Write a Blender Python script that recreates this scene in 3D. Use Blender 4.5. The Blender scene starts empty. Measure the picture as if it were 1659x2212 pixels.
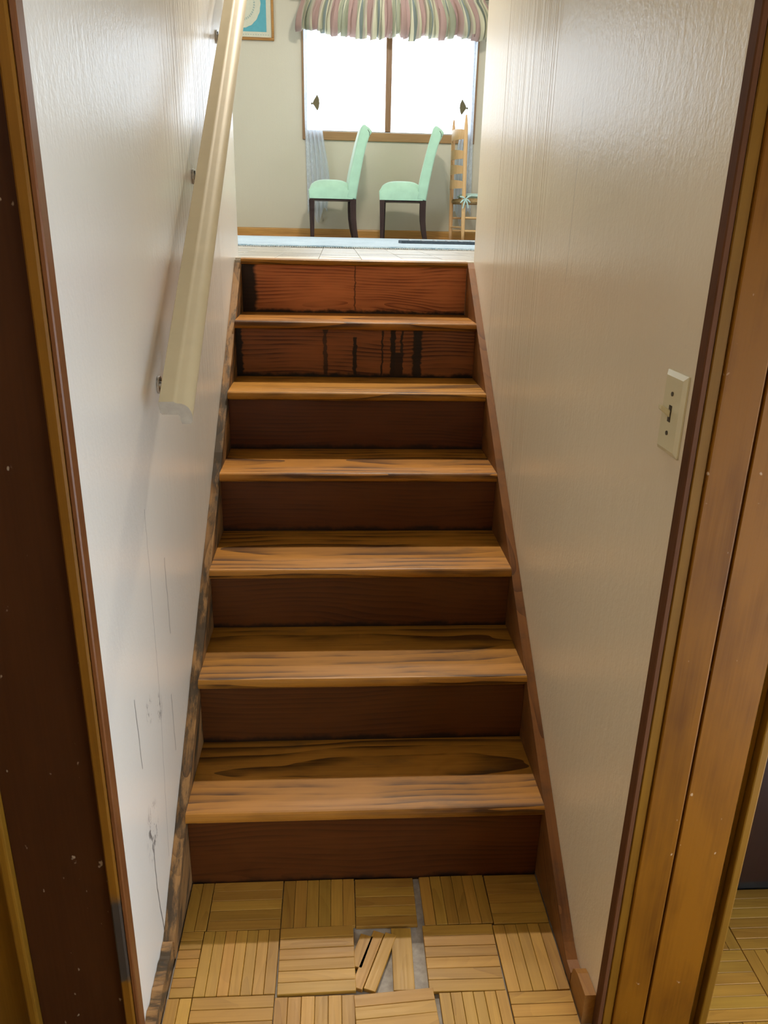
import bpy, bmesh, math, random
from mathutils import Matrix, Vector, noise
random.seed(11)
sc = bpy.context.scene
C = sc.collection

# ------------------------------------------------------------------ camera
cam_d = bpy.data.cameras.new('camera')
cam = bpy.data.objects.new('camera', cam_d)
C.objects.link(cam)
RGT = Vector((0.998036498, -0.0590206166, 0.0209693952))
UPV = Vector((0.000843329, 0.347418897, 0.937709656))
FWD = Vector((0.0626293662, 0.935850777, -0.346786513))
M = Matrix((RGT, UPV, -FWD)).transposed().to_4x4()
M.translation = (-0.0766654, -1.5040345, 1.5377236)
cam.matrix_world = M
cam_d.sensor_fit = 'VERTICAL'
cam_d.sensor_height = 36.0
cam_d.lens = 1682.689 * 36.0 / 2212.0
cam_d.clip_start = 0.02
sc.camera = cam

# ------------------------------------------------------------------ world, exposure
SKY = 5.0
world = bpy.data.worlds.new('world')
sc.world = world
world.use_nodes = True
bg = world.node_tree.nodes['Background']
bg.inputs[0].default_value = (0.80, 0.90, 1.0, 1)
bg.inputs[1].default_value = SKY
sc.view_settings.view_transform = 'Standard'
sc.view_settings.look = 'None'
sc.view_settings.gamma = 1
sc.view_settings.use_curve_mapping = False
sc.view_settings.exposure = 0.25
try:
    sc.cycles.use_denoising = True
    sc.cycles.use_adaptive_sampling = True
    sc.cycles.adaptive_threshold = 0.06
    sc.cycles.adaptive_min_samples = 12
    sc.cycles.max_bounces = 6
    sc.cycles.diffuse_bounces = 4
    sc.cycles.glossy_bounces = 3
    sc.cycles.transparent_max_bounces = 8
    sc.cycles.caustics_reflective = False
    sc.cycles.caustics_refractive = False
    sc.cycles.sample_clamp_indirect = 6.0
except Exception:
    pass
FILL_UP = 95.0      # unseen lamp added as upper room fill, watts
FILL_LOW = 10.0     # unseen lamp added as lower hall fill, watts
SPOT_W = 310.0      # spotlight added to light the stairs, watts

def portal(name, loc, rot, sx, sy):
    ld = bpy.data.lights.new(name, 'AREA')
    ld.shape = 'RECTANGLE'
    ld.size = sx
    ld.size_y = sy
    ld.cycles.is_portal = True
    o = bpy.data.objects.new(name, ld)
    o.location = loc
    o.rotation_euler = rot
    C.objects.link(o)
PI = math.pi
# window openings: far wall; those in side walls and lower hall added for light
WIN = dict(x0=-0.335, x1=1.195, z0=2.33, z1=3.36)      # far wall y = 6.55
WIN2 = dict(y0=2.6, y1=4.6, z0=2.2, z1=3.5)            # added in both side walls upstairs for fill light, x = 3.0 and x = -2.66
XH = 1.25             # right wall of the lower hall, moved in to strengthen its window light
WIN3 = dict(y0=-2.9, y1=-0.47, z0=0.03, z1=1.4)           # added glazed opening there, kept low to light the left wall's foot
portal('sky_portal_far', ((WIN['x0'] + WIN['x1']) / 2, 6.66, (WIN['z0'] + WIN['z1']) / 2), (-PI / 2, 0, 0), 1.53, 1.03)
portal('sky_portal_right', (3.11, 3.6, 2.85), (0, PI / 2, 0), 1.3, 2.0)
portal('sky_portal_left', (-2.77, 3.6, 2.85), (0, -PI / 2, 0), 1.3, 2.0)
portal('sky_portal_far_left', (-1.65, 6.66, 2.845), (-PI / 2, 0, 0), 1.0, 1.03)
portal('sky_portal_hall', (XH + 0.11, -1.685, 0.715), (0, PI / 2, 0), 1.37, 2.43)

# ------------------------------------------------------------------ measured geometry
Z = [0, 0.2229, 0.4255, 0.616, 0.8124, 1.0103, 1.209, 1.407]
Y = [0, 0.2582, 0.5214, 0.8032, 1.0673, 1.3293, 1.5965]
ZF = 1.407            # upper floor
XW = 0.455            # stair wall planes
XS = 0.43             # inner face of skirt boards
YP = -0.41            # post face plane
YF = 6.55             # far wall
ZC = 3.9

# ------------------------------------------------------------------ node helpers
class NT:
    def __init__(s, name):
        s.m = bpy.data.materials.new(name)
        s.m.use_nodes = True
        s.t = s.m.node_tree
        s.n = s.t.nodes
        s.b = s.n['Principled BSDF']
        s.out = s.n['Material Output']
    def link(s, a, b):
        s.t.links.new(a, b)
    def add(s, typ, **kw):
        nd = s.n.new(typ)
        for k, v in kw.items():
            setattr(nd, k, v)
        return nd
    def val(s, sock, v):
        if hasattr(v, 'is_output') or isinstance(v, bpy.types.NodeSocket):
            s.link(v, sock)
        else:
            sock.default_value = v
    def math(s, op, a, b=0.0, c=0.0, clamp=False):
        nd = s.add('ShaderNodeMath', operation=op, use_clamp=clamp)
        s.val(nd.inputs[0], a); s.val(nd.inputs[1], b)
        if len(nd.inputs) > 2: s.val(nd.inputs[2], c)
        return nd.outputs[0]
    def coord(s, kind='Object'):
        return s.add('ShaderNodeTexCoord').outputs[kind]
    def mapping(s, vec, loc=(0, 0, 0), rot=(0, 0, 0), scale=(1, 1, 1)):
        nd = s.add('ShaderNodeMapping')
        s.link(vec, nd.inputs[0])
        s.val(nd.inputs[1], loc); nd.inputs[2].default_value = rot; nd.inputs[3].default_value = scale
        return nd.outputs[0]
    def noise(s, vec, scale, detail=3, rough=0.55, dist=0.0):
        nd = s.add('ShaderNodeTexNoise')
        s.link(vec, nd.inputs['Vector'])
        nd.inputs['Scale'].default_value = scale
        nd.inputs['Detail'].default_value = detail
        nd.inputs['Roughness'].default_value = rough
        nd.inputs['Distortion'].default_value = dist
        return nd.outputs[0]
    def ramp(s, fac, stops, interp='LINEAR'):
        nd = s.add('ShaderNodeValToRGB')
        s.link(fac, nd.inputs[0])
        cr = nd.color_ramp
        cr.interpolation = interp
        while len(cr.elements) < len(stops):
            cr.elements.new(0.5)
        for e, (p, c) in zip(cr.elements, stops):
            e.position = p
            e.color = (*c, 1) if len(c) == 3 else c
        return nd.outputs[0]
    def mix(s, fac, a, b, mode='MIX'):
        nd = s.add('ShaderNodeMix', data_type='RGBA', blend_type=mode)
        s.val(nd.inputs[0], fac)
        for i, v in ((6, a), (7, b)):
            if isinstance(v, tuple):
                nd.inputs[i].default_value = (*v, 1) if len(v) == 3 else v
            else:
                s.link(v, nd.inputs[i])
        return nd.outputs[2]
    def sep(s, vec):
        nd = s.add('ShaderNodeSeparateXYZ'); s.link(vec, nd.inputs[0]); return nd.outputs
    def smooth(s, v, a, b):
        nd = s.add('ShaderNodeMapRange', interpolation_type='SMOOTHSTEP')
        s.val(nd.inputs[0], v)
        nd.inputs[1].default_value = a; nd.inputs[2].default_value = b
        nd.inputs[3].default_value = 0; nd.inputs[4].default_value = 1
        return nd.outputs[0]
    def bump(s, h, strength=0.2, dist=0.002):
        nd = s.add('ShaderNodeBump')
        nd.inputs['Strength'].default_value = strength
        nd.inputs['Distance'].default_value = dist
        s.link(h, nd.inputs['Height'])
        s.link(nd.outputs[0], s.b.inputs['Normal'])
        return nd
    def color(s, c):
        s.val(s.b.inputs['Base Color'], (*c, 1) if isinstance(c, tuple) else c)
    def rough(s, r):
        s.val(s.b.inputs['Roughness'], r)

def plain(name, col, rough=0.5, metal=0.0, noise_amt=0.08, scale=30):
    N = NT(name)
    v = N.coord()
    f = N.noise(v, scale, 3)
    d = tuple(max(0, c * (1 - noise_amt * 2)) for c in col)
    N.color(N.mix(f, d, tuple(min(1, c * (1 + noise_amt)) for c in col)))
    N.rough(rough)
    N.b.inputs['Metallic'].default_value = metal
    return N.m

AX = {'X': (0, 0, 0), 'Y': (0, 0, -PI / 2), 'Z': (0, PI / 2, 0)}
def wood(name, light, dark, axis='X', ring=26, tilt=0.05, rough=0.38, spec=0.3, var=0.25, contrast=1.0, grime=None, mot=0.3, post=None, ringoff=0.07, coat=0.0):
    """Grain runs along the object's own axis; each object gets its own cut of the log and tone."""
    N = NT(name)
    oc = N.coord()
    rnd = N.add('ShaderNodeObjectInfo').outputs['Random']
    # rotate so that the grain is local X
    v0 = N.mapping(oc, rot=AX[axis])
    comb = N.add('ShaderNodeCombineXYZ')
    N.link(N.math('MULTIPLY', rnd, 37.0), comb.inputs[0])
    N.link(N.math('MULTIPLY_ADD', rnd, 0.06, -0.03), comb.inputs[1])
    N.link(N.math('MULTIPLY_ADD', rnd, 0.02, ringoff), comb.inputs[2])
    add = N.add('ShaderNodeVectorMath', operation='ADD')
    N.link(v0, add.inputs[0]); N.link(comb.outputs[0], add.inputs[1])
    # slow wander of the log axis gives cathedral figures
    slow = N.add('ShaderNodeTexNoise')
    N.link(N.mapping(add.outputs[0], scale=(1.5, 3.0, 3.0)), slow.inputs['Vector'])
    slow.inputs['Scale'].default_value = 1.0; slow.inputs['Detail'].default_value = 1.5
    sub = N.add('ShaderNodeVectorMath', operation='SUBTRACT')
    N.link(slow.outputs[1], sub.inputs[0]); sub.inputs[1].default_value = (0.5, 0.5, 0.5)
    sc_ = N.add('ShaderNodeVectorMath', operation='SCALE')
    N.link(sub.outputs[0], sc_.inputs[0]); sc_.inputs[3].default_value = tilt * 4
    a2 = N.add('ShaderNodeVectorMath', operation='ADD')
    N.link(add.outputs[0], a2.inputs[0]); N.link(sc_.outputs[0], a2.inputs[1])
    w = N.add('ShaderNodeTexWave', wave_type='RINGS', rings_direction='X', wave_profile='SAW')
    N.link(N.mapping(a2.outputs[0], scale=(0.12, 1, 1)), w.inputs['Vector'])
    w.inputs['Scale'].default_value = ring
    w.inputs['Distortion'].default_value = 3.0
    w.inputs['Detail'].default_value = 1.5
    w.inputs['Detail Scale'].default_value = 1.0
    fib = N.noise(N.mapping(add.outputs[0], scale=(5, 190, 190)), 1.0, 2)
    big = N.noise(N.mapping(add.outputs[0], scale=(3, 11, 11)), 1.0, 3)
    fade = N.math('MULTIPLY', N.smooth(big, 0.3, 0.62), 0.62 * contrast)
    g = N.math('MULTIPLY_ADD', N.math('POWER', w.outputs['Fac'], 1.6), fade, N.math('MULTIPLY', fib, 0.5))
    g = N.math('MULTIPLY_ADD', N.math('SUBTRACT', big, 0.5), mot * 1.6, g)
    mid = tuple((a * .6 + b * .4) for a, b in zip(light, dark))
    col = N.ramp(g, [(0.08, light), (0.5, mid), (0.95, dark)])
    hv = N.add('ShaderNodeHueSaturation')
    N.link(col, hv.inputs['Color'])
    N.link(N.math('MULTIPLY_ADD', rnd, 2 * var, 1 - var), hv.inputs['Value'])
    r2 = N.math('FRACT', N.math('MULTIPLY', rnd, 17.3))
    N.link(N.math('MULTIPLY_ADD', r2, 0.010, 0.497), hv.inputs['Hue'])
    col = hv.outputs[0]
    if grime:
        col = grime(N, col)
    N.color(col)
    N.rough(N.math('MULTIPLY_ADD', fib, 0.18, rough - 0.06))
    N.bump(fib, 0.1, 0.001)
    N.b.inputs['Specular IOR Level'].default_value = spec
    if coat:
        N.b.inputs['Coat Weight'].default_value = coat
        N.b.inputs['Coat Roughness'].default_value = 0.22
    if post: post(N)
    return N.m

# ------------------------------------------------------------------ grime masks (shapes of their own)
def grime_edges(strength, seed=0.0, left=0.0, drips=()):
    def f(N, col):
        gen = N.coord('Generated')
        s = N.sep(gen)
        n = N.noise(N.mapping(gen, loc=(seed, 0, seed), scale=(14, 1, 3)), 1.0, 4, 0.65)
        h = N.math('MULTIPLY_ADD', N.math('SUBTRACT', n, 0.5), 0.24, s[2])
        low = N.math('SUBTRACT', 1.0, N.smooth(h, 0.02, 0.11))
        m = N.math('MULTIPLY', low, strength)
        if left:
            n2 = N.noise(N.mapping(gen, loc=(seed + 3, 0, 1), scale=(3, 1, 5)), 1.0, 4, 0.6)
            l = N.math('MULTIPLY_ADD', N.math('SUBTRACT', n2, 0.5), 0.05, s[0])
            m = N.math('MAXIMUM', m, N.math('MULTIPLY', N.math('SUBTRACT', 1.0, N.smooth(l, left * 0.7, left)), 0.96))
        for x0, wd, z0, k in drips:
            nn = N.noise(N.mapping(gen, loc=(x0 * 9, 0, 0), scale=(5, 1, 7)), 1.0, 3)
            xx = N.math('ABSOLUTE', N.math('SUBTRACT', N.math('MULTIPLY_ADD', N.math('SUBTRACT', nn, 0.5), 0.02, s[0]), x0))
            wv = N.math('MULTIPLY', N.noise(N.mapping(gen, loc=(x0 * 31, 0, 2), scale=(2, 1, 6)), 1.0, 3), wd * 2)
            d = N.math('SUBTRACT', 1.0, N.smooth(N.math('DIVIDE', xx, wv), 0.7, 1.15))
            d = N.math('MULTIPLY', d, N.math('SUBTRACT', 1.0, N.smooth(s[2], z0 - 0.03, z0)))
            m = N.math('MAXIMUM', m, N.math('MULTIPLY', d, k))
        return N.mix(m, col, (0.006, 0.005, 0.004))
    return f
def grime_patchy(amount, tint=(0.03, 0.026, 0.02), sc=(9, 9, 9), lo=0.5, hi=0.68):
    def f(N, col):
        v = N.coord()
        n = N.noise(N.mapping(v, scale=sc), 1.0, 6, 0.7)
        return N.mix(N.math('MULTIPLY', N.smooth(n, lo, hi), amount), col, tint)
    return f

M_TREAD = wood('tread oak', (0.42, 0.18, 0.026), (0.085, 0.032, 0.006), ring=19, tilt=0.02, ringoff=0.12, rough=0.42, spec=0.22, var=0.12, contrast=1.35, mot=0.35, grime=grime_patchy(0.45, (0.06, 0.045, 0.03), (5, 22, 22), 0.55, 0.75))
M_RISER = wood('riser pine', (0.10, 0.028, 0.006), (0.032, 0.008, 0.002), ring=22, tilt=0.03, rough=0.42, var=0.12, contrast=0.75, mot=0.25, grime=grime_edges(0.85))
M_RISER6 = wood('riser pine stained', (0.27, 0.078, 0.025), (0.06, 0.013, 0.005), ring=24, tilt=0.03, rough=0.42, var=0.02, contrast=1.5, mot=0.2,
                grime=grime_edges(0.97, 2.0, 0.03, drips=[(0.37, 0.009, 1.2, .8), (0.494, 0.008, 0.86, .95), (0.61, 0.004, 1.0, .9), (0.655, 0.011, 1.2, .95), (0.675, 0.02, 0.55, .9), (0.692, 0.006, 1.0, .9), (0.757, 0.02, 1.2, .95)]))
M_RISER7 = wood('riser pine top', (0.60, 0.21, 0.065), (0.2, 0.052, 0.016), ring=22, tilt=0.05, rough=0.42, var=0.02, contrast=1.3, mot=0.2,
                grime=grime_edges(0.95, 5.0, 0.075, drips=[(0.50, 0.003, 1.2, .7)]))
M_SKIRT_R = wood('skirt pine', (0.22, 0.09, 0.024), (0.09, 0.032, 0.009), axis='X', ring=24, rough=0.45, var=0.05, grime=grime_patchy(0.35))
M_SKIRT_L = wood('skirt pine worn', (0.38, 0.2, 0.075), (0.10, 0.05, 0.02), axis='X', ring=24, rough=0.55, var=0.05, grime=grime_patchy(0.85, (0.035, 0.03, 0.022), (7, 26, 26), 0.42, 0.58))
M_PARQ = wood('parquet oak', (0.43, 0.225, 0.04), (0.17, 0.072, 0.011), ring=40, tilt=0.03, rough=0.4, spec=0.25, var=0.13, contrast=0.4, mot=0.45, grime=grime_patchy(0.35, (0.08, 0.05, 0.02), (6, 60, 60), 0.62, 0.8))
M_PARQ_EDGE = M_PARQ
M_PARQ_UP = wood('upper parquet oak', (0.56, 0.50, 0.42), (0.40, 0.34, 0.27), ring=30, rough=0.34, spec=0.7, var=0.16, contrast=0.3)  # paler than warm oak: window glare put into the base colour
M_TRIM = wood('casing birch', (0.19, 0.083, 0.008), (0.08, 0.029, 0.003), axis='Z', ring=10, tilt=0.12, rough=0.45, spec=0.12, var=0.06, contrast=0.08, mot=0.75, ringoff=0.2)
def scratches(N, col):
    v = N.coord()
    n = N.noise(N.mapping(v, scale=(60, 60, 40)), 1.0, 2, 0.5)
    return N.mix(N.math('MULTIPLY', N.smooth(n, 0.72, 0.78), 0.35), col, (0.75, 0.6, 0.42))
M_TRIM_R = wood('casing birch scratched', (0.19, 0.072, 0.004), (0.065, 0.020, 0.0015), axis='Z', ring=9, tilt=0.12, rough=0.45, spec=0.12, var=0.05, contrast=0.08, mot=1.5, ringoff=0.2, grime=scratches)
M_TRIM_DK = wood('dark stained board', (0.05, 0.017, 0.005), (0.020, 0.006, 0.002), axis='Z', ring=9, tilt=0.1, rough=0.45, spec=0.12, var=0.04, contrast=0.08, mot=0.7, ringoff=0.2, grime=scratches)
M_TRIM_RED = wood('red brown edge', (0.11, 0.042, 0.018), (0.055, 0.02, 0.008), axis='Z', ring=14, rough=0.6, spec=0.1, var=0.04, contrast=0.3)
M_TRIM_ORG = wood('orange brown edge', (0.17, 0.066, 0.02), (0.09, 0.032, 0.010), axis='Z', ring=14, rough=0.3, var=0.04, contrast=0.3)
def tar(N, col):
    s = N.sep(N.coord())
    v = N.coord()
    n = N.noise(N.mapping(v, scale=(20, 20, 12)), 1.0, 4, 0.6)
    zz = N.math('MULTIPLY_ADD', N.math('SUBTRACT', n, 0.5), 0.09, s[2])
    m = N.math('MULTIPLY', N.smooth(zz, -0.87, -0.855), N.math('SUBTRACT', 1.0, N.smooth(zz, -0.665, -0.64)))
    return N.mix(N.math('MULTIPLY', m, 0.93), col, (0.035, 0.033, 0.03))
M_TRIM_TAR = wood('casing birch with tar', (0.19, 0.083, 0.008), (0.08, 0.029, 0.003), axis='Z', ring=10, rough=0.45, spec=0.12, var=0.04, contrast=0.08, mot=0.6, ringoff=0.2, grime=tar)
M_BASE = wood('baseboard oak', (0.56, 0.29, 0.085), (0.30, 0.13, 0.035), axis='X', ring=20, rough=0.35, var=0.05, contrast=0.6)
M_STUB = wood('base stub oak', (0.30, 0.14, 0.03), (0.15, 0.06, 0.012), axis='X', ring=20, rough=0.4, var=0.05, contrast=0.5)
M_WINWOOD = wood('window wood', (0.36, 0.2, 0.09), (0.2, 0.095, 0.04), axis='X', ring=20, rough=0.35, var=0.05, contrast=0.5)
M_WINWOOD_Z = wood('window wood upright', (0.30, 0.17, 0.09), (0.17, 0.085, 0.04), axis='Z', ring=20, rough=0.35, var=0.05, contrast=0.5)
M_CHERRY = wood('dark cherry', (0.016, 0.0035, 0.002), (0.008, 0.0018, 0.001), axis='Z', ring=12, rough=0.35, var=0.05, contrast=0.5)
M_LEG = wood('espresso leg', (0.05, 0.026, 0.022), (0.018, 0.009, 0.009), axis='Z', ring=20, rough=0.32, var=0.1)
M_CHAIRWOOD = wood('honey beech', (0.68, 0.42, 0.2), (0.48, 0.26, 0.1), axis='Z', ring=25, rough=0.35, var=0.05, contrast=0.5)
M_FRAMEWOOD = wood('oak frame', (0.46, 0.23, 0.06), (0.25, 0.11, 0.03), axis='X', ring=25, rough=0.35, var=0.05)
M_BLACK = plain('black gap', (0.012, 0.012, 0.016), 0.8)
M_TOE_SHADE = plain('toe kick', (0.012, 0.01, 0.008), 0.7)  # near-black colour carries the shadow under the cabinet

def wall_mat(name, col, cracks=(), rough=0.3, scuffs=(), band=(0.45, 1.2)):
    N = NT(name)
    v = N.coord()
    s = N.sep(v)
    big = N.noise(v, 2.2, 3)
    c = N.mix(big, tuple(x * 0.95 for x in col), tuple(min(1, x * 1.03) for x in col))
    wob = N.math('MULTIPLY', N.math('SUBTRACT', N.noise(N.mapping(v, scale=(1, 4, 14)), 1.0, 2), 0.5), 0.014)
    m = None
    for (pts, wd, k) in cracks:
        for (y0, z0), (y1, z1) in zip(pts[:-1], pts[1:]):
            t = (y1 - y0) / (z1 - z0)
            yy = N.math('MULTIPLY_ADD', N.math('SUBTRACT', s[2], z0), t, y0)
            d = N.math('ABSOLUTE', N.math('SUBTRACT', N.math('ADD', s[1], wob), yy))
            line = N.math('SUBTRACT', 1.0, N.smooth(d, wd * 0.5, wd))
            lo, hi = min(z0, z1), max(z0, z1)
            rng = N.math('MULTIPLY', N.math('GREATER_THAN', s[2], lo), N.math('LESS_THAN', s[2], hi))
            q = N.math('MULTIPLY', N.math('MULTIPLY', line, rng), k)
            m = q if m is None else N.math('MAXIMUM', m, q)
    for (y0, z0, r) in scuffs:
        d = N.math('SQRT', N.math('ADD', N.math('POWER', N.math('SUBTRACT', s[1], y0), 2.0), N.math('POWER', N.math('MULTIPLY', N.math('SUBTRACT', s[2], z0), 0.7), 2.0)))
        ed = N.math('SUBTRACT', 1.0, N.smooth(d, r * 0.3, r))
        nn = N.smooth(N.noise(N.mapping(v, scale=(1, 60, 34)), 1.0, 3, 0.7), 0.50, 0.60)
        q = N.math('MULTIPLY', N.math('MULTIPLY', ed, nn), 0.8)
        m = q if m is None else N.math('MAXIMUM', m, q)
    if m is not None:
        c = N.mix(m, c, (0.05, 0.045, 0.045))
    N.color(c)
    # brushed paint: fine pimples, vertical strokes, a cluster of open grain lines
    pim = N.noise(N.mapping(v, scale=(120, 120, 90)), 1.0, 2, 0.6)
    stroke = N.noise(N.mapping(v, scale=(40, 40, 3)), 1.0, 3, 0.6)
    lines = N.noise(N.mapping(v, scale=(1, 95, 0.5)), 1.0, 2, 0.5)
    msk = N.math('MULTIPLY', N.smooth(s[1], band[0] - 0.12, band[0] + 0.05), N.math('SUBTRACT', 1.0, N.smooth(s[1], band[1] - 0.05, band[1] + 0.05)))
    lines = N.math('MULTIPLY', N.smooth(lines, 0.45, 0.62), msk)
    h = N.math('ADD', N.math('MULTIPLY', pim, 0.30), N.math('ADD', N.math('MULTIPLY', stroke, 0.3), N.math('MULTIPLY', lines, -1.0)))
    N.bump(h, 0.75, 0.0026)
    N.rough(rough)
    N.b.inputs['Specular IOR Level'].default_value = 0.65
    return N.m
CREAM = (0.66, 0.60, 0.50)
M_WALL_L = wall_mat('left stair paint', (0.80, 0.77, 0.71), rough=0.28, band=(0.5, 1.3),
    cracks=[([(-0.225, 0.686), (-0.218, 0.522)], 0.0022, 0.85), ([(-0.025, 0.996), (-0.038, 0.575), (-0.087, 0.177)], 0.0018, 0.5),
            ([(-0.199, 0.304), (-0.203, 0.2), (-0.195, 0.145), (-0.183, 0.06)], 0.003, 0.9), ([(0.107, 0.833), (0.104, 0.643)], 0.004, 0.5), ([(0.064, 0.508), (0.062, 0.354)], 0.004, 0.5)],
    scuffs=[(-0.19, 0.345, 0.06), (-0.13, 0.6, 0.03), (-0.05, 0.55, 0.03)])
M_WALL_R = wall_mat('right stair paint', (0.75, 0.65, 0.485), rough=0.28, band=(0.62, 1.17),  # warmer, darker copy of the left paint; bounced light put into colour
    cracks=[([(0.338, 1.80), (0.336, 1.674), (0.342, 1.42)], 0.002, 0.35)])
M_WALL_UP = wall_mat('upper room paint', (0.58, 0.53, 0.41), rough=0.55, band=(50, 51))
M_WALL_LOW = wall_mat('lower room paint', (0.62, 0.52, 0.38), rough=0.5, band=(50, 51))
M_CEIL = plain('ceiling white', (0.78, 0.76, 0.70), 0.8, noise_amt=0.03)
M_SUB = plain('bare adhesive subfloor', (0.42, 0.38, 0.34), 0.75, noise_amt=0.3, scale=60)
M_CREAM_RAIL = plain('cream rail paint', (0.53, 0.45, 0.285), 0.55, noise_amt=0.06, scale=18)
M_RAILEND = plain('raw rail end', (0.40, 0.36, 0.30), 0.6, noise_amt=0.15, scale=60)
M_IVORY = plain('ivory plastic', (0.66, 0.60, 0.40), 0.28, noise_amt=0.02)
M_STEEL = plain('brushed steel', (0.55, 0.53, 0.5), 0.3, 1.0)
M_SCREW = plain('dull screw', (0.1, 0.085, 0.06), 0.45, 0.6)
M_MINT = plain('mint velvet', (0.42, 0.66, 0.48), 0.85, noise_amt=0.12, scale=9)
for nm in ('Sheen Weight',):
    M_MINT.node_tree.nodes['Principled BSDF'].inputs[nm].default_value = 0.5
M_BRONZE = plain('antique bronze', (0.13, 0.11, 0.055), 0.45, 0.5)
M_RUSH = plain('woven rush', (0.45, 0.28, 0.11), 0.7, noise_amt=0.35, scale=90)
M_CUSH = plain('mint cushion', (0.50, 0.68, 0.62), 0.85, noise_amt=0.15, scale=40)
M_TEAL = plain('teal mat board', (0.09, 0.36, 0.42), 0.6, noise_amt=0.06)
M_MATB = plain('cream mat board', (0.62, 0.60, 0.46), 0.7, noise_amt=0.06)
M_INK = plain('faded ink', (0.36, 0.42, 0.36), 0.7, noise_amt=0.1)
M_ROD = plain('dark rod', (0.05, 0.03, 0.025), 0.4, 0.4)
M_ALU = plain('window track', (0.42, 0.42, 0.4), 0.35, 0.8)
def rug_mat():
    N = NT('pale blue rug')
    v = N.coord()
    a = N.noise(N.mapping(v, scale=(5, 5, 5)), 1.0, 4)
    b = N.noise(N.mapping(v, scale=(70, 70, 70)), 1.0, 3)
    N.color(N.ramp(N.math('MULTIPLY_ADD', b, 0.5, N.math('MULTIPLY', a, 0.5)), [(0.36, (0.20, 0.34, 0.46)), (0.5, (0.40, 0.57, 0.70)), (0.64, (0.62, 0.76, 0.84))]))
    N.rough(0.85)
    N.b.inputs['Sheen Weight'].default_value = 0.6
    N.bump(b, 0.6, 0.006)
    return N.m
M_RUG = rug_mat()
M_MAT = plain('charcoal mat', (0.10, 0.125, 0.15), 0.85, noise_amt=0.3, scale=60)
M_WHITE = plain('white stitch', (0.75, 0.78, 0.8), 0.8)
def glass_mat():
    N = NT('window glass')
    t = N.add('ShaderNodeBsdfTransparent'); g = N.add('ShaderNodeBsdfGlossy'); g.inputs['Roughness'].default_value = 0.02
    mx = N.add('ShaderNodeMixShader'); mx.inputs[0].default_value = 0.05
    N.link(t.outputs[0], mx.inputs[1]); N.link(g.outputs[0], mx.inputs[2]); N.link(mx.outputs[0], N.out.inputs[0])
    return N.m
M_GLASS = glass_mat()
def sheer_mat():
    N = NT('sheer voile')
    v = N.coord('UV')
    n = N.noise(N.mapping(v, scale=(40, 60, 1)), 1.0, 3, 0.6)
    t = N.add('ShaderNodeBsdfTransparent'); tl = N.add('ShaderNodeBsdfTranslucent'); d = N.add('ShaderNodeBsdfDiffuse')
    col = (0.84, 0.90, 0.98, 1)
    tl.inputs[0].default_value = col; d.inputs[0].default_value = col
    m1 = N.add('ShaderNodeMixShader'); m1.inputs[0].default_value = 0.45
    N.link(tl.outputs[0], m1.inputs[1]); N.link(d.outputs[0], m1.inputs[2])
    m2 = N.add('ShaderNodeMixShader')
    s = N.sep(v)
    lace = N.math('MULTIPLY', N.smooth(n, 0.45, 0.6), N.math('SUBTRACT', 1.0, N.smooth(s[0], 0.28, 0.34)))
    N.link(N.math('MULTIPLY_ADD', lace, 0.18, 0.78), m2.inputs[0])
    N.link(t.outputs[0], m2.inputs[1]); N.link(m1.outputs[0], m2.inputs[2]); N.link(m2.outputs[0], N.out.inputs[0])
    return N.m
M_SHEER = sheer_mat()
def stripe_mat():
    N = NT('striped valance cloth')
    v = N.coord('UV')
    s = N.sep(v)
    f = N.math('FRACT', N.math('MULTIPLY', s[0], 11.0))
    pink, cream, sage, teal, tan = (0.42, 0.27, 0.225), (0.60, 0.55, 0.37), (0.32, 0.32, 0.21), (0.22, 0.25, 0.22), (0.45, 0.37, 0.28)
    c = N.ramp(f, [(0.0, pink), (0.28, tan), (0.34, cream), (0.40, sage), (0.50, cream), (0.54, teal), (0.62, cream), (0.67, sage), (0.78, tan), (0.84, cream), (0.9, pink)], 'CONSTANT')
    N.color(c); N.rough(0.7)
    N.b.inputs['Sheen Weight'].default_value = 0.2
    tl = N.add('ShaderNodeBsdfTranslucent'); N.link(c, tl.inputs[0])
    mx = N.add('ShaderNodeMixShader'); mx.inputs[0].default_value = 0.22
    N.link(N.b.outputs[0], mx.inputs[1]); N.link(tl.outputs[0], mx.inputs[2]); N.link(mx.outputs[0], N.out.inputs[0])
    return N.m
M_STRIPE = stripe_mat()
def glow(name, col, st):
    N = NT(name)
    N.color((0.9, 0.9, 0.85))
    N.b.inputs['Emission Color'].default_value = (*col, 1)
    N.b.inputs['Emission Strength'].default_value = st
    return N.m

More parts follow.
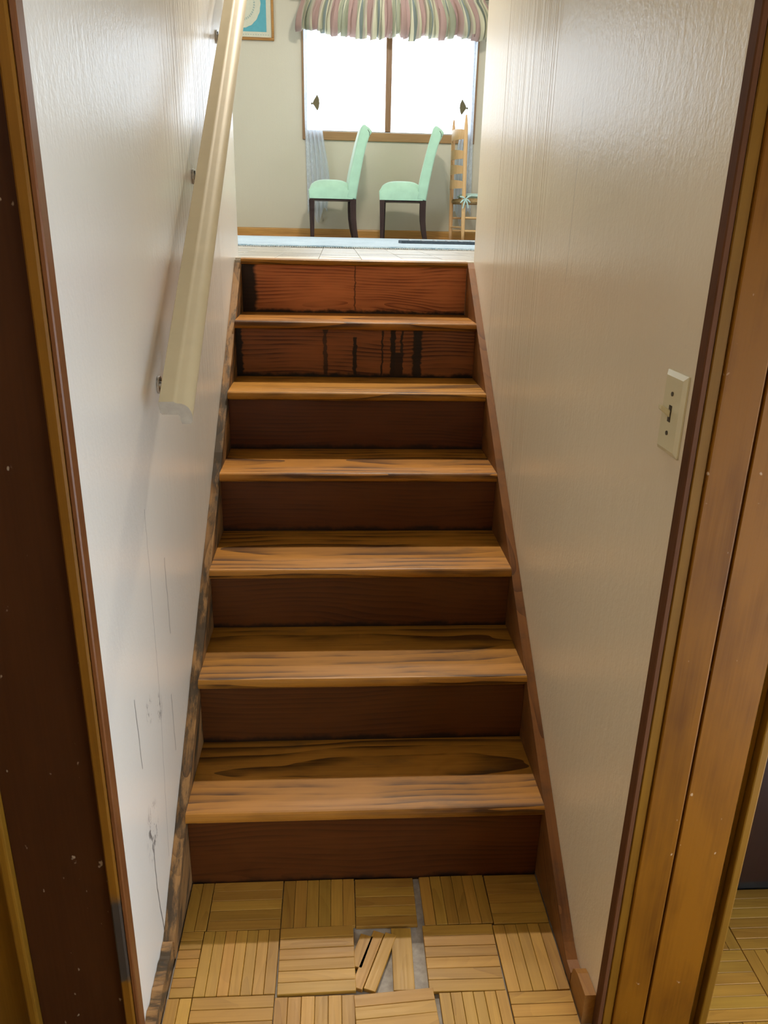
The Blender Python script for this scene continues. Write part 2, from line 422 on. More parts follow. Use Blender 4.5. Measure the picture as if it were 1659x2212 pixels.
# ------------------------------------------------------------------ mesh helpers
def finish(name, bm, mat, parent=None, loc=None, smooth=False, mats=None):
    bmesh.ops.recalc_face_normals(bm, faces=bm.faces)
    me = bpy.data.meshes.new(name)
    if loc is not None:
        bmesh.ops.translate(bm, verts=bm.verts, vec=(-loc[0], -loc[1], -loc[2]))
    bm.to_mesh(me); bm.free()
    for m in (mats or [mat]):
        me.materials.append(m)
    if smooth:
        for p in me.polygons: p.use_smooth = True
    o = bpy.data.objects.new(name, me)
    C.objects.link(o)
    if parent is not None:
        o.parent = parent
        pw = parent.get('_loc', (0, 0, 0))
        l = loc if loc is not None else (0, 0, 0)
        o.location = (l[0] - pw[0], l[1] - pw[1], l[2] - pw[2])
    elif loc is not None:
        o.location = loc
    o['_loc'] = tuple(loc) if loc is not None else (0, 0, 0)
    return o
def add_box(bm, x0, x1, y0, y1, z0, z1, bev=0.0, seg=1):
    r = bmesh.ops.create_cube(bm, size=1)
    vs = r['verts']
    for v in vs:
        v.co = Vector((x0 + (v.co.x + .5) * (x1 - x0), y0 + (v.co.y + .5) * (y1 - y0), z0 + (v.co.z + .5) * (z1 - z0)))
    if bev > 0:
        es = list({e for v in vs for e in v.link_edges})
        bmesh.ops.bevel(bm, geom=es, offset=bev, segments=seg, affect='EDGES', profile=0.5)
def box(name, x0, x1, y0, y1, z0, z1, mat, parent=None, bev=0.0, seg=1, origin=True):
    bm = bmesh.new()
    add_box(bm, x0, x1, y0, y1, z0, z1, bev, seg)
    loc = ((x0 + x1) / 2, (y0 + y1) / 2, (z0 + z1) / 2) if origin else None
    return finish(name, bm, mat, parent, loc)
def boxes(name, lst, mat, parent=None, origin=None):
    bm = bmesh.new()
    for b in lst: add_box(bm, *b)
    return finish(name, bm, mat, parent, origin)
def prism(bm, pts, axis, a0, a1):
    """Extrude a closed 2-D outline along an axis. axis X: pts are (y,z); Y: (x,z); Z: (x,y)."""
    def P(p, a):
        return {'X': (a, p[0], p[1]), 'Y': (p[0], a, p[1]), 'Z': (p[0], p[1], a)}[axis]
    A = [bm.verts.new(P(p, a0)) for p in pts]
    B = [bm.verts.new(P(p, a1)) for p in pts]
    n = len(pts)
    bm.faces.new(A); bm.faces.new(B[::-1])
    for i in range(n):
        bm.faces.new((A[i], B[i], B[(i + 1) % n], A[(i + 1) % n]))
def tube(bm, path, radii, seg=10, cap=True):
    path = [Vector(p) for p in path]
    if not isinstance(radii, (list, tuple)): radii = [radii] * len(path)
    rings = []
    for i, p in enumerate(path):
        t = (path[min(i + 1, len(path) - 1)] - path[max(i - 1, 0)]).normalized()
        a = Vector((0, 0, 1)) if abs(t.z) < 0.9 else Vector((1, 0, 0))
        u = t.cross(a).normalized(); w = t.cross(u)
        rings.append([bm.verts.new(p + radii[i] * (math.cos(2 * PI * k / seg) * u + math.sin(2 * PI * k / seg) * w)) for k in range(seg)])
    for a, b in zip(rings[:-1], rings[1:]):
        for k in range(seg):
            bm.faces.new((a[k], a[(k + 1) % seg], b[(k + 1) % seg], b[k]))
    if cap:
        bm.faces.new(rings[0][::-1]); bm.faces.new(rings[-1])
def empty(name, loc):
    o = bpy.data.objects.new(name, None)
    o.empty_display_size = 0.1
    o.location = loc
    C.objects.link(o)
    o['_loc'] = tuple(loc)
    return o
def tag(o, label, cat=None, group=None, kind=None):
    o['label'] = label
    if cat: o['category'] = cat
    if group: o['group'] = group
    if kind: o['kind'] = kind
    return o
def struct(o, label):
    return tag(o, label, kind='structure')

# ------------------------------------------------------------------ room shell
# lower floor: bare substrate, parquet strips laid on it further down
SUBZ = -0.011
sub = box('floor', -2.2, XH, -3.6, 0.02, -0.15, SUBZ, M_SUB, origin=False)
struct(sub, 'lower hall floor of golden oak parquet over grey adhesive subfloor')
# stair walls (thick walls whose ends carry the posts)
wl = box('wall_left', -0.655, -XW, -0.385, 1.745, -0.05, ZC, M_WALL_L, origin=False)
struct(wl, 'glossy off-white painted wall on the left of the stairs with hairline cracks')
wr = box('wall_right', XW, 0.676, -0.385, 1.60, -0.05, ZC, M_WALL_R, origin=False)
struct(wr, 'glossy painted wall, warm light toned into its colour, on the right of the stairs with brush strokes')
cb = box('corner_board', XW - 0.0004, XW + 0.02, 1.205, 1.603, ZF - 0.35, ZC - 0.01, M_WALL_R, wr, origin=False)
# upper room walls
WX0, WX1 = -2.15, -1.15          # added far wall window, hidden by the left stair wall; feeds the reflections
wb = boxes('wall_back', [(xa, xb, YF, YF + 0.14, ZF - 0.2, ZC) for xa, xb in ((-2.8, WX0), (WX1, WIN['x0']), (WIN['x1'], 3.2))] +
           [(xa, xb, YF, YF + 0.14, za, zb) for xa, xb in ((WX0, WX1), (WIN['x0'], WIN['x1'])) for za, zb in ((ZF - 0.2, WIN['z0']), (WIN['z1'], ZC))], M_WALL_UP)
struct(wb, 'cream painted far wall of the upper room around the window')
w = boxes('wall_upper_left', [(-2.8, -2.66, 1.6, WIN2['y0'], ZF - 0.2, ZC), (-2.8, -2.66, WIN2['y1'], YF, ZF - 0.2, ZC),
                              (-2.8, -2.66, WIN2['y0'], WIN2['y1'], ZF - 0.2, WIN2['z0']), (-2.8, -2.66, WIN2['y0'], WIN2['y1'], WIN2['z1'], ZC)], M_WALL_UP)
struct(w, 'cream left wall of the upper room with an added side window, out of view')
w = boxes('wall_upper_right', [(3.0, 3.14, 1.5, WIN2['y0'], ZF - 0.2, ZC), (3.0, 3.14, WIN2['y1'], YF, ZF - 0.2, ZC),
                               (3.0, 3.14, WIN2['y0'], WIN2['y1'], ZF - 0.2, WIN2['z0']), (3.0, 3.14, WIN2['y0'], WIN2['y1'], WIN2['z1'], ZC)], M_WALL_UP)
struct(w, 'cream right wall of the upper room with an added side window, out of view')
w = box('wall_upper_front_left', -2.66, -0.655, 1.605, 1.745, ZF - 0.2, ZC, M_WALL_UP, origin=False); struct(w, 'cream wall left of the stair head, out of view')
w = box('wall_upper_front_right', 0.676, 3.0, 1.46, 1.60, ZF - 0.2, ZC, M_WALL_UP, origin=False); struct(w, 'cream wall right of the stair head, out of view')
c = box('ceiling', -2.8, 3.2, -0.5, YF + 0.14, ZC, ZC + 0.12, M_CEIL, origin=False); struct(c, 'white ceiling over the stairs and upper room')
# lower hall shell
w = box('wall_header', -0.655, 0.676, -0.385, -0.27, 2.12, ZC, M_WALL_LOW, origin=False); struct(w, 'wall over the stair doorway')
w = box('ceiling_lower', -2.2, XH, -3.6, -0.385, 2.34, 2.44, M_CEIL, origin=False); struct(w, 'white ceiling of the lower hall')
w = box('wall_lower_left', -2.34, -2.2, -3.6, 0.0, -0.15, 2.44, M_WALL_LOW, origin=False); struct(w, 'tan left wall of the lower hall')
w = boxes('wall_lower_right', [(XH, XH + .14, -3.6, WIN3['y0'], -0.15, 2.44), (XH, XH + .14, WIN3['y1'], 0.6, -0.15, 2.44),
                               (XH, XH + .14, WIN3['y0'], WIN3['y1'], -0.15, WIN3['z0']), (XH, XH + .14, WIN3['y0'], WIN3['y1'], WIN3['z1'], 2.44)], M_WALL_LOW)
struct(w, 'tan right wall of the lower hall with an added window, out of view')
w = box('wall_lower_back', -2.34, XH + .14, -3.74, -3.6, -0.15, 2.44, M_WALL_LOW, origin=False); struct(w, 'tan back wall of the lower hall, behind the viewer')
w = box('wall_lower_front', -2.2, -1.56, -0.35, -0.2, -0.15, 2.44, M_WALL_LOW, origin=False); struct(w, 'tan wall beside the closed wooden door')
w = box('wall_alcove_back', 0.676, XH, 0.45, 0.6, -0.15, 2.44, M_WALL_LOW, origin=False); struct(w, 'tan wall behind the dark cabinet')
w = box('ceiling_alcove', 0.676, XH, -0.385, 0.6, 2.34, 2.44, M_CEIL, origin=False); struct(w, 'ceiling over the dark alcove')
w = box('floor_alcove', 0.676, XH, 0.02, 0.6, -0.15, SUBZ, M_SUB, origin=False); struct(w, 'subfloor under the dark cabinet')

w = box('floor_under_stair', -0.655, 0.676, 0.02, 1.75, -0.15, -0.05, M_SUB, origin=False); struct(w, 'unseen slab added under the stairs against light leaks')  # slab and wall below added to block light leaking past the risers
w = box('wall_under_stair', -0.655, 0.676, 1.63, 1.75, -0.05, ZF - 0.16, M_WALL_LOW, origin=False); struct(w, 'unseen wall added to close the space under the stairs against light leaks')
# ------------------------------------------------------------------ upper floor
uf = box('floor_upper', -2.7, 3.05, 1.615, YF, ZF - 0.16, ZF - 0.008, M_PARQ_UP, origin=False)
struct(uf, 'shiny parquet floor of the upper room at the stair head')
T = 0.168
k = 0
blk_mesh = None
for j in range(9):
    for i in range(13):
        x0 = -0.98 + i * T; y0 = 1.64 + j * T
        if blk_mesh is None:
            bm = bmesh.new(); add_box(bm, -T / 2 + .0006, T / 2 - .0006, -T / 2 + .0006, T / 2 - .0006, -0.004, 0.004, 0.0012)
            o = finish('parquet_block', bm, M_PARQ_UP, uf); blk_mesh = o.data
        else:
            o = bpy.data.objects.new('parquet_block', blk_mesh); C.objects.link(o); o.parent = uf
        o.location = (x0 + T / 2, y0 + T / 2, ZF - 0.004 + random.uniform(-0.0012, 0.0))
        o.rotation_euler = (random.uniform(-.004, .004), random.uniform(-.004, .004), PI / 2 * ((i + j) % 2))

# ------------------------------------------------------------------ staircase
st = empty('staircase', (0, 0, 0))
struct(st, 'worn brown wooden staircase of seven risers climbing to the upper room')
def tread(i):
    zt = Z[i]; yb = Y[i] + 0.01; yf = Y[i - 1] - 0.014; th = 0.028
    r = 0.013
    pts = [(yb, zt), (yf + r, zt)]
    for a in range(1, 8):
        an = PI / 2 + a / 8 * PI
        pts.append((yf + r + r * math.cos(an), zt - th / 2 + (th / 2) * math.sin(an)))
    pts += [(yf + r, zt - th), (yb, zt - th)]
    bm = bmesh.new()
    prism(bm, pts, 'X', -XS + 0.0005, XS - 0.0005)
    return finish('tread', bm, M_TREAD, st, (0, (yb + yf) / 2, zt - th / 2))
for i in range(1, 7):
    tread(i)
for i in range(1, 8):
    y0 = Y[i - 1] + 0.008
    z0 = Z[i - 1] + (0.0 if i > 1 else -0.01); z1 = Z[i] - (0.028 if i < 7 else 0.022)
    m = M_RISER7 if i == 7 else M_RISER6 if i == 6 else M_RISER
    o = box('riser', -XS + .001, XS - .001, y0, y0 + 0.018, z0 + 0.0003, z1 - 0.0003, m, st)
    if i == 7: o['label'] = 'top riser with blackened left end'
    if i == 6: o['label'] = 'riser with black drip stains'
# landing nosing (worn front edge of upper floor)
bm = bmesh.new()
yf = Y[6] - 0.010
prism(bm, [(1.64, ZF), (yf + .008, ZF), (yf + .002, ZF - .004), (yf, ZF - .011), (yf + .002, ZF - .018), (yf + .008, ZF - .022), (1.64, ZF - .022)], 'X', -XS + .0005, XS - .0005)
finish('landing_nosing', bm, M_TREAD, st, (0, 1.615, ZF - 0.011))
# skirt boards
def skirt(sgn, drop, mat, lab):
    x0, x1 = (-XW + 0.0005, -XS) if sgn < 0 else (XS, XW - 0.0005)
    sl = (Z[6] - Z[1]) / (Y[5] - Y[0])
    top = lambda y: Z[1] + sl * (y - (Y[0] - 0.014)) - drop
    ys = -0.205 if sgn < 0 else -0.300
    outline = [(ys, 0.0), (ys, max(top(ys), 0.03)), (1.59, top(1.59)), (1.605, min(top(1.605), ZF - .0)), (1.605, 1.20), (0.03, -0.0)]
    bm = bmesh.new()
    n = 60
    # top edge as a polyline so that the worn side can be ragged
    t = []
    for k in range(n + 1):
        y = ys + (1.6 - ys) * k / n
        wv = (noise.noise((y * 14, 3.1, 0)) * 0.006 + noise.noise((y * 45, 1.1, 0)) * 0.003) if sgn < 0 else noise.noise((y * 5, 3.1, 0)) * 0.001
        t.append((y, min(max(top(y), 0.03) + wv, ZF - 0.003)))
    pts = [(ys, 0.0)] + t + [(1.6, 1.15), (0.06, 0.0)]
    prism(bm, pts, 'X', x0, x1)
    o = finish('skirt_board', bm, mat, st, ((x0 + x1) / 2, 0.7, 0.7))
    # grain follows the slope: rotate the mesh data frame
    ang = math.atan(sl)
    # local X of the material must run up the slope
    R = Matrix.Rotation(PI / 2, 4, 'Z') @ Matrix.Rotation(-ang, 4, 'Y')
    o.data.transform(R.inverted()); o.matrix_local = o.matrix_local @ R if False else Matrix.Translation(o.location) @ R
    o['label'] = lab
    return o
skirt(-1, 0.032, M_SKIRT_L, 'battered grimy skirt board on the left')
skirt(1, 0.012, M_SKIRT_R, 'smooth brown skirt board on the right')

# ------------------------------------------------------------------ baseboards
bm = bmesh.new()
t = []
for k in range(25):
    y = -0.385 + 0.18 * k / 24
    t.append((y, 0.040 + 0.012 * k / 24 + noise.noise((y * 40, 9, 0)) * 0.014))
prism(bm, [(-0.385, -0.01)] + t + [(-0.205, -0.01)], 'X', -XW + .0005, -XW + 0.022)
o = finish('baseboard_left', bm, M_SKIRT_L, None, (-XW + .011, -0.3, 0.02)); struct(o, 'splintered grimy base strip at the foot of the left wall')
bm = bmesh.new()
prism(bm, [(-0.385, -0.01), (-0.385, 0.072), (-0.332, 0.068), (-0.316, 0.062), (-0.306, 0.05), (-0.3015, 0.03), (-0.3015, -0.01)], 'X', XW - 0.024, XW - .0005)
R = Matrix.Rotation(PI / 2, 4, 'Z')
o = finish('baseboard_right', bm, M_STUB, None, (XW - .012, -0.31, 0.03), smooth=False)
o.data.transform(R.inverted()); o.matrix_world = Matrix.Translation(o.location) @ R
struct(o, 'golden baseboard stub with a rounded end at the foot of the right wall')
bm = bmesh.new()
prism(bm, [(YF - 0.016, ZF - 0.008), (YF - 0.016, ZF + 0.06), (YF - 0.011, ZF + 0.072), (YF, ZF + 0.075), (YF, ZF - 0.008)], 'X', -2.66, 3.0)
o = finish('baseboard_back', bm, M_BASE, None, (0.17, YF - .01, ZF + 0.03)); struct(o, 'oak baseboard along the far wall')
sh = box('shoe_moulding', -2.66, 3.0, YF - 0.032, YF - 0.0165, ZF - 0.008, ZF + 0.016, M_BASE, o, 0.004)

# ------------------------------------------------------------------ cased wall ends
ZT = 2.12
# left: dark recessed board between two golden edge strips
tl = empty('trim_1', (-0.555, YP, 0)); struct(tl, 'dark stained board with golden edge strips cladding the left wall end')
box('stop_strip', -0.4605, -0.4515, YP - 0.004, -0.386, -0.01, ZT, M_TRIM_ORG, tl, 0.002)
box('edge_strip', -0.4785, -0.4605, YP - 0.008, -0.386, -0.01, ZT, M_TRIM_TAR, tl, 0.003)['label'] = 'golden edge strip smeared with black tar near the floor'
box('panel_board', -0.640, -0.4785, YP + 0.008, -0.386, -0.01, ZT, M_TRIM_DK, tl, 0.001)
box('edge_strip', -0.657, -0.640, YP - 0.008, -0.386, -0.01, ZT, M_TRIM, tl, 0.004, 2)
# right: two boards with an open joint, groove and outer bead
tr = empty('trim_2', (0.565, YP, 0)); struct(tr, 'golden brown boards with an open joint cladding the right wall end')
box('stop_strip', 0.4525, 0.463, YP - 0.001, -0.386, -0.01, ZT, M_TRIM_RED, tr, 0.002)
box('edge_strip', 0.4632, 0.4815, YP - 0.002, -0.386, -0.01, ZT, M_TRIM, tr, 0.0015)
o = box('panel_board', 0.4818, 0.5455, YP - 0.006, -0.386, -0.01, ZT, M_TRIM_R, tr, 0.003, 2)
box('joint', 0.545, 0.5495, YP + 0.006, -0.3865, -0.01, ZT, M_BLACK, tr)
box('panel_board', 0.5490, 0.643, YP - 0.006, -0.386, -0.01, ZT, M_TRIM_R, tr, 0.0015)
bm = bmesh.new()
prism(bm, [(0.643, -0.386), (0.643, YP - 0.005), (0.648, YP + 0.004), (0.6535, YP + 0.009), (0.659, YP + 0.006), (0.661, -0.386)], 'Z', -0.01, ZT)
finish('cove', bm, M_TRIM_R, tr, (0.652, YP + .01, 1.05))
box('edge_strip', 0.661, 0.678, YP - 0.010, -0.386, -0.01, ZT, M_TRIM, tr, 0.003, 2)

# closed wooden door left of the left wall end
dr = box('door_1', -1.5, -0.672, -0.375, -0.335, 0.0, 2.1, M_TRIM, None, 0.003); struct(dr, 'closed golden brown flush door at the far left')
ds = boxes('trim_3', [(-1.56, -1.5, -0.40, -0.33, -0.01, 2.16), (-1.5, -0.657, -0.40, -0.33, 2.103, 2.34), (-0.672, -0.657, -0.38, -0.3, -0.01, 2.103)], M_TRIM, None, (-1.1, -0.36, 1.1)); struct(ds, 'wooden door casing at the far left')
dk = box('wall_closet', -1.56, -0.655, -0.33, -0.2, -0.15, 2.44, M_WALL_LOW, origin=False); struct(dk, 'wall behind the closed door')

# dark cabinet in the alcove
cab = empty('cabinet', (0.96, 0.1, SUBZ)); tag(cab, 'dark cherry cabinet with recessed base coloured in its shadow tone beyond the right wall end', 'cabinet')
box('body', 0.70, 1.23, -0.14, 0.44, 0.10, 2.10, M_CHERRY, cab, 0.002)
box('toe_kick', 0.70, 1.23, -0.06, 0.44, SUBZ, 0.0997, M_TOE_SHADE, cab)
for xa, xb in ((0.715, 0.96), (0.975, 1.215)):
    d = box('door', xa, xb, -0.16, -0.1405, 0.12, 2.08, M_CHERRY, cab, 0.003)
    bm = bmesh.new(); r = bmesh.ops.create_uvsphere(bm, u_segments=12, v_segments=8, radius=0.014)
    xk = xb - 0.05 if xa < 1 else xa + 0.05
    bmesh.ops.translate(bm, verts=bm.verts, vec=(xk, -0.172, 1.05))
    finish('knob', bm, M_BRONZE, d, (xk, -0.172, 1.05), smooth=True)

# ------------------------------------------------------------------ parquet strips
STRIPS = {}
def strip(L, Wd, loc, rot, parent, mat=M_PARQ, name='parquet_strip', tilt=(0, 0), thick=0.0095):
    key = (round(L, 4), round(Wd, 4), thick)
    if key not in STRIPS:
        bm = bmesh.new(); add_box(bm, -L / 2, L / 2, -Wd / 2, Wd / 2, -thick, 0, 0.0009)
        me = bpy.data.meshes.new('parquet_strip'); bmesh.ops.recalc_face_normals(bm, faces=bm.faces); bm.to_mesh(me); bm.free(); me.materials.append(mat)
        STRIPS[key] = me
    o = bpy.data.objects.new(name, STRIPS[key]); C.objects.link(o)
    o.location = loc; o.rotation_euler = (tilt[0], tilt[1], rot)
    if parent: o.parent = parent
    return o
def block(x0, x1, y0, y1, vertical, rot=0.0, n=6, lift=0.0, tl=(0, 0), skip=(), jit=0.0):
    """One square of parallel strips, turned as a whole about its centre."""
    cx, cy = (x0 + x1) / 2, (y0 + y1) / 2
    w, h = x1 - x0, y1 - y0
    L, S = (h, w) if vertical else (w, h)
    wd = S / n
    for k in range(n):
        if k in skip: continue
        off = -S / 2 + wd * (k + .5)
        dx, dy = (off, 0) if vertical else (0, off)
        c, s = math.cos(rot), math.sin(rot)
        a = rot + (PI / 2 if vertical else 0) + random.uniform(-jit, jit) + (PI if random.random() < .5 else 0)
        strip(L - 0.0012, wd - 0.0007, (cx + c * dx - s * dy, cy + s * dx + c * dy, lift + random.uniform(-.0006, .0004)), a, sub, tilt=(random.uniform(-.004, .004) + tl[0], random.uniform(-.002, .002) + tl[1]))
R1 = (-0.134, 0.034); 
# row against the bottom riser
block(-0.4285, -0.3745, -0.1345, 0.006, True, 0.0, n=2)
block(-0.3738, -0.2045, -0.1345, 0.006, False, 0.004, n=5)
block(-0.2035, -0.0300, -0.1340, 0.006, True, 0.0, n=6)
block(-0.0293, 0.1165, -0.1362, 0.004, False, -0.006, n=5)
block(0.132, 0.2945, -0.1385, 0.006, True, 0.006, n=6)
block(0.2955, 0.428, -0.1415, 0.004, False, -0.006, n=5)
# second row, with the broken square in the middle
block(-0.4285, -0.3782, -0.2985, -0.1352, False, 0.0, n=7)
block(-0.3777, -0.2045, -0.2985, -0.1352, True, -0.003, n=7)
block(-0.2025, -0.0335, -0.3010, -0.1352, False, 0.016, n=6, lift=0.002)
block(0.1245, 0.2895, -0.3085, -0.1400, False, -0.010, n=6, jit=0.006)
block(0.2915, 0.428, -0.3145, -0.1435, True, 0.010, n=5)
strip(0.158, 0.046, (0.073, -0.222, -0.001), PI / 2 - 0.03, sub)     # pair of strips still in place
# third row
block(-0.43, -0.3785, -0.470, -0.2992, True, 0.0, n=2)
block(-0.378, -0.2055, -0.470, -0.2992, False, 0.0, n=6)
block(-0.2050, -0.0355, -0.476, -0.3055, True, 0.0, n=6)
block(-0.0345, 0.137, -0.473, -0.304, False, 0.05, n=6, lift=0.003, jit=0.025)
block(0.144, 0.2905, -0.478, -0.3098, True, 0.006, n=6)
block(0.292, 0.428, -0.482, -0.3155, False, -0.006, n=6, jit=0.008)
# fourth row under the doorway, then the hall side
for i in range(6):
    block(-0.378 + i * 0.1685, -0.378 + (i + 1) * 0.1685 - 0.001, -0.645, -0.4835, i % 2 == 0, 0.0)
block(0.6335, 0.681, -0.645, -0.4835, True, 0.0, n=2)
block(0.4295, 0.681, -0.4825, -0.4215, False, 0.0, n=2)
block(-0.43, -0.379, -0.645, -0.4715, False, 0.0, n=6)
# floor visible past the right wall end
for j in range(4):
    for i in range(4):
        x0 = 0.682 + i * 0.168; y1 = -0.066 - j * 0.168
        block(x0, min(x0 + 0.1672, XH - .002), max(y1 - 0.1672, -0.645), y1, (i + j) % 2 == 0, 0.0, n=6 if i < 3 and j < 3 else 2)
# the rest of the hall floor, out of view behind and beside the viewer
hall = boxes('parquet_field', [(-2.19, XH - .01, -3.59, -0.646, SUBZ, -0.001), (-2.19, -0.4312, -0.646, -0.421, SUBZ, -0.001)], M_PARQ, sub)
# loose strips in the broken square
for k, (x, y, a, L, wd, lab) in enumerate([(-0.0185, -0.2, 1.22, 0.085, 0.03, 'short splintered oak parquet strip at the left of the bare floor patch'),
                                           (-0.004, -0.222, 1.19, 0.150, 0.026, 'loose oak parquet strip lying askew, left of a second loose strip'),
                                           (0.0235, -0.228, 1.19, 0.150, 0.0265, 'loose oak parquet strip lying askew on the bare grey floor patch')]):
    o = strip(L, wd, (x, y, 0.0), a, None, name='loose_parquet_strip')
    tag(o, lab, 'parquet strip', 'loose parquet strips')

# ------------------------------------------------------------------ handrail
hr = empty('handrail', (-0.385, 0.8, 1.7)); tag(hr, 'cream painted wooden handrail on steel brackets along the left wall', 'handrail')
xl, xr_ = -0.417, -0.353
wdt = xr_ - xl
prof = [(0, -0.003), (0.02, 0.0), (0.40, 0.0004), (0.45, 0.0008), (0.50, -0.0012), (0.57, -0.0026), (0.70, -0.0035), (0.80, -0.006), (0.89, -0.0105), (0.955, -0.017), (0.99, -0.024), (1.0, -0.030), (0.99, -0.036), (0.96, -0.041), (0.92, -0.043), (0.68, -0.043), (0.655, -0.040), (0.62, -0.027), (0.58, -0.025), (0.10, -0.025), (0.04, -0.021), (0.01, -0.012)]
y0, y1, slp = 0.0, 1.72, 0.735
z0r = 1.207
bm = bmesh.new()
nseg = 40
rings = []
for k in range(nseg + 1):
    y = y0 + (y1 - y0) * k / nseg
    rings.append([bm.verts.new((xl + a * wdt, y, z0r + slp * (y - y0) + b)) for a, b in prof])
n = len(prof)
for A, B in zip(rings[:-1], rings[1:]):
    for i in range(n):
        bm.faces.new((A[i], B[i], B[(i + 1) % n], A[(i + 1) % n]))
f0 = bm.faces.new(rings[0]); f1 = bm.faces.new(rings[-1][::-1])
for f in (f0, f1): f.material_index = 1
rail = finish('rail', bm, None, hr, (-0.385, 0.8, 1.7), mats=[M_CREAM_RAIL, M_RAILEND])
for p in rail.data.polygons:
    p.use_smooth = p.material_index == 0
rail.data.set_sharp_from_angle(angle=math.radians(40))
for yb in (0.18, 0.78, 1.38):
    zt = z0r + slp * yb - 0.025
    bm = bmesh.new()
    tube(bm, [(-XW + 0.0005, yb, zt - 0.11), (-XW + 0.0055, yb, zt - 0.11)], 0.019, 18)
    tube(bm, [(-XW + 0.005, yb, zt - 0.11), (-0.42, yb, zt - 0.112), (-0.40, yb, zt - 0.1), (-0.388, yb, zt - 0.075), (-0.386, yb, zt - 0.004)], 0.007, 10)
    b = finish('bracket', bm, M_STEEL, hr, (-0.43, yb, zt - 0.06), smooth=False)
    # saddle under the rail
    bm = bmesh.new()
    add_box(bm, -0.405, -0.379, yb - 0.03, yb + 0.03, zt - 0.004, zt, 0.001)
    for v in bm.verts: v.co.z += slp * (v.co.y - yb) - 0.0008
    finish('saddle', bm, M_STEEL, b, (-0.386, yb, zt))
    for dz in (0.011, -0.011):
        bm = bmesh.new(); tube(bm, [(-XW + 0.0055, yb, zt - 0.11 + dz), (-XW + 0.0075, yb, zt - 0.11 + dz)], 0.004, 8)
        finish('screw', bm, M_SCREW, b, (-XW + 0.0065, yb, zt - 0.11 + dz))

# ------------------------------------------------------------------ light switch
sw = empty('light_switch', (XW, -0.333, 1.268)); tag(sw, 'ivory single toggle light switch plate on the right stair wall', 'light switch')
bm = bmesh.new()
hy, hz = 0.038, 0.064
def ring_at(x, iy, iz): return [bm.verts.new((x, -0.333 + sy * iy, 1.268 + sz * iz)) for sy, sz in ((-1, -1), (1, -1), (1, 1), (-1, 1))]
a = ring_at(XW - 0.0003, hy, hz); b = ring_at(XW - 0.003, hy, hz); c_ = ring_at(XW - 0.0075, hy - 0.0075, hz - 0.0075)
for p, q in ((a, b), (b, c_)):
    for i in range(4): bm.faces.new((p[i], p[(i + 1) % 4], q[(i + 1) % 4], q[i]))
bm.faces.new(a); bm.faces.new(c_)
finish('plate', bm, M_IVORY, sw, (XW, -0.333, 1.268))
box('toggle_slot', XW - 0.0082, XW - 0.0076, -0.333 - 0.005, -0.333 + 0.005, 1.268 - 0.013, 1.268 + 0.013, M_SCREW, sw)
bm = bmesh.new()
add_box(bm, XW - 0.026, XW - 0.0083, -0.333 - 0.0042, -0.333 + 0.0042, 1.268 - 0.006, 1.268 + 0.006, 0.0015)
for v in bm.verts:
    t_ = (XW - 0.0083 - v.co.x) / 0.018
    v.co.z += 0.012 * t_; v.co.z = 1.268 + 0.012 * t_ + (v.co.z - 1.268 - 0.012 * t_) * (1 - 0.35 * t_)
finish('toggle', bm, M_IVORY, sw, (XW - 0.015, -0.333, 1.272))
for dz in (0.031, -0.031):
    bm = bmesh.new(); tube(bm, [(XW - 0.0075, -0.333, 1.268 + dz), (XW - 0.0088, -0.333, 1.268 + dz)], 0.0036, 10)
    finish('screw', bm, M_SCREW, sw, (XW - 0.008, -0.333, 1.268 + dz))

# ------------------------------------------------------------------ window upstairs
wn = empty('window_1', (0.43, YF, 2.33)); struct(wn, 'brown framed double window with bright overexposed panes')
X0, X1, ZA, ZB = WIN['x0'], WIN['x1'], WIN['z0'], WIN['z1']
box('casing', X0 - 0.04, X0 + 0.002, YF - 0.018, YF + 0.1, ZA - 0.07, ZB + 0.06, M_WINWOOD_Z, wn, 0.003)
box('casing', X1 - 0.002, X1 + 0.04, YF - 0.018, YF + 0.1, ZA - 0.07, ZB + 0.06, M_WINWOOD_Z, wn, 0.003)
box('casing', X0 + 0.003, X1 - 0.003, YF - 0.018, YF + 0.1, ZB - 0.002, ZB + 0.06, M_WINWOOD, wn, 0.003)
box('sill', X0 + 0.003, X1 - 0.003, YF - 0.022, YF + 0.1, ZA - 0.07, ZA + 0.002, M_WINWOOD, wn, 0.004)
box('track', X0 + 0.003, X1 - 0.003, YF + 0.02, YF + 0.07, ZA + 0.0025, ZA + 0.016, M_ALU, wn, 0.002)
box('mullion', 0.392, 0.446, YF + 0.012, YF + 0.075, ZA + 0.0165, ZB - 0.0025, M_WINWOOD_Z, wn, 0.004)
for xa, xb in ((X0 + 0.003, 0.391), (0.447, X1 - 0.003)):
    box('pane', xa, xb, YF + 0.042, YF + 0.046, ZA + 0.0165, ZB - 0.0025, M_GLASS, wn)
w5 = empty('added_window_5', (-1.65, YF, ZA)); struct(w5, 'unseen brown framed window added left of the picture for its reflection and cool light')
box('casing', WX0 - 0.04, WX0 + 0.002, YF - 0.018, YF + 0.1, ZA - 0.07, ZB + 0.06, M_WINWOOD_Z, w5, 0.003)
box('casing', WX1 - 0.002, WX1 + 0.04, YF - 0.018, YF + 0.1, ZA - 0.07, ZB + 0.06, M_WINWOOD_Z, w5, 0.003)
box('casing', WX0 + 0.003, WX1 - 0.003, YF - 0.018, YF + 0.1, ZB - 0.002, ZB + 0.06, M_WINWOOD, w5, 0.003)
box('sill', WX0 + 0.003, WX1 - 0.003, YF - 0.022, YF + 0.1, ZA - 0.07, ZA + 0.002, M_WINWOOD, w5, 0.004)
box('mullion', -1.68, -1.625, YF + 0.012, YF + 0.075, ZA + 0.0025, ZB - 0.0025, M_WINWOOD_Z, w5, 0.004)
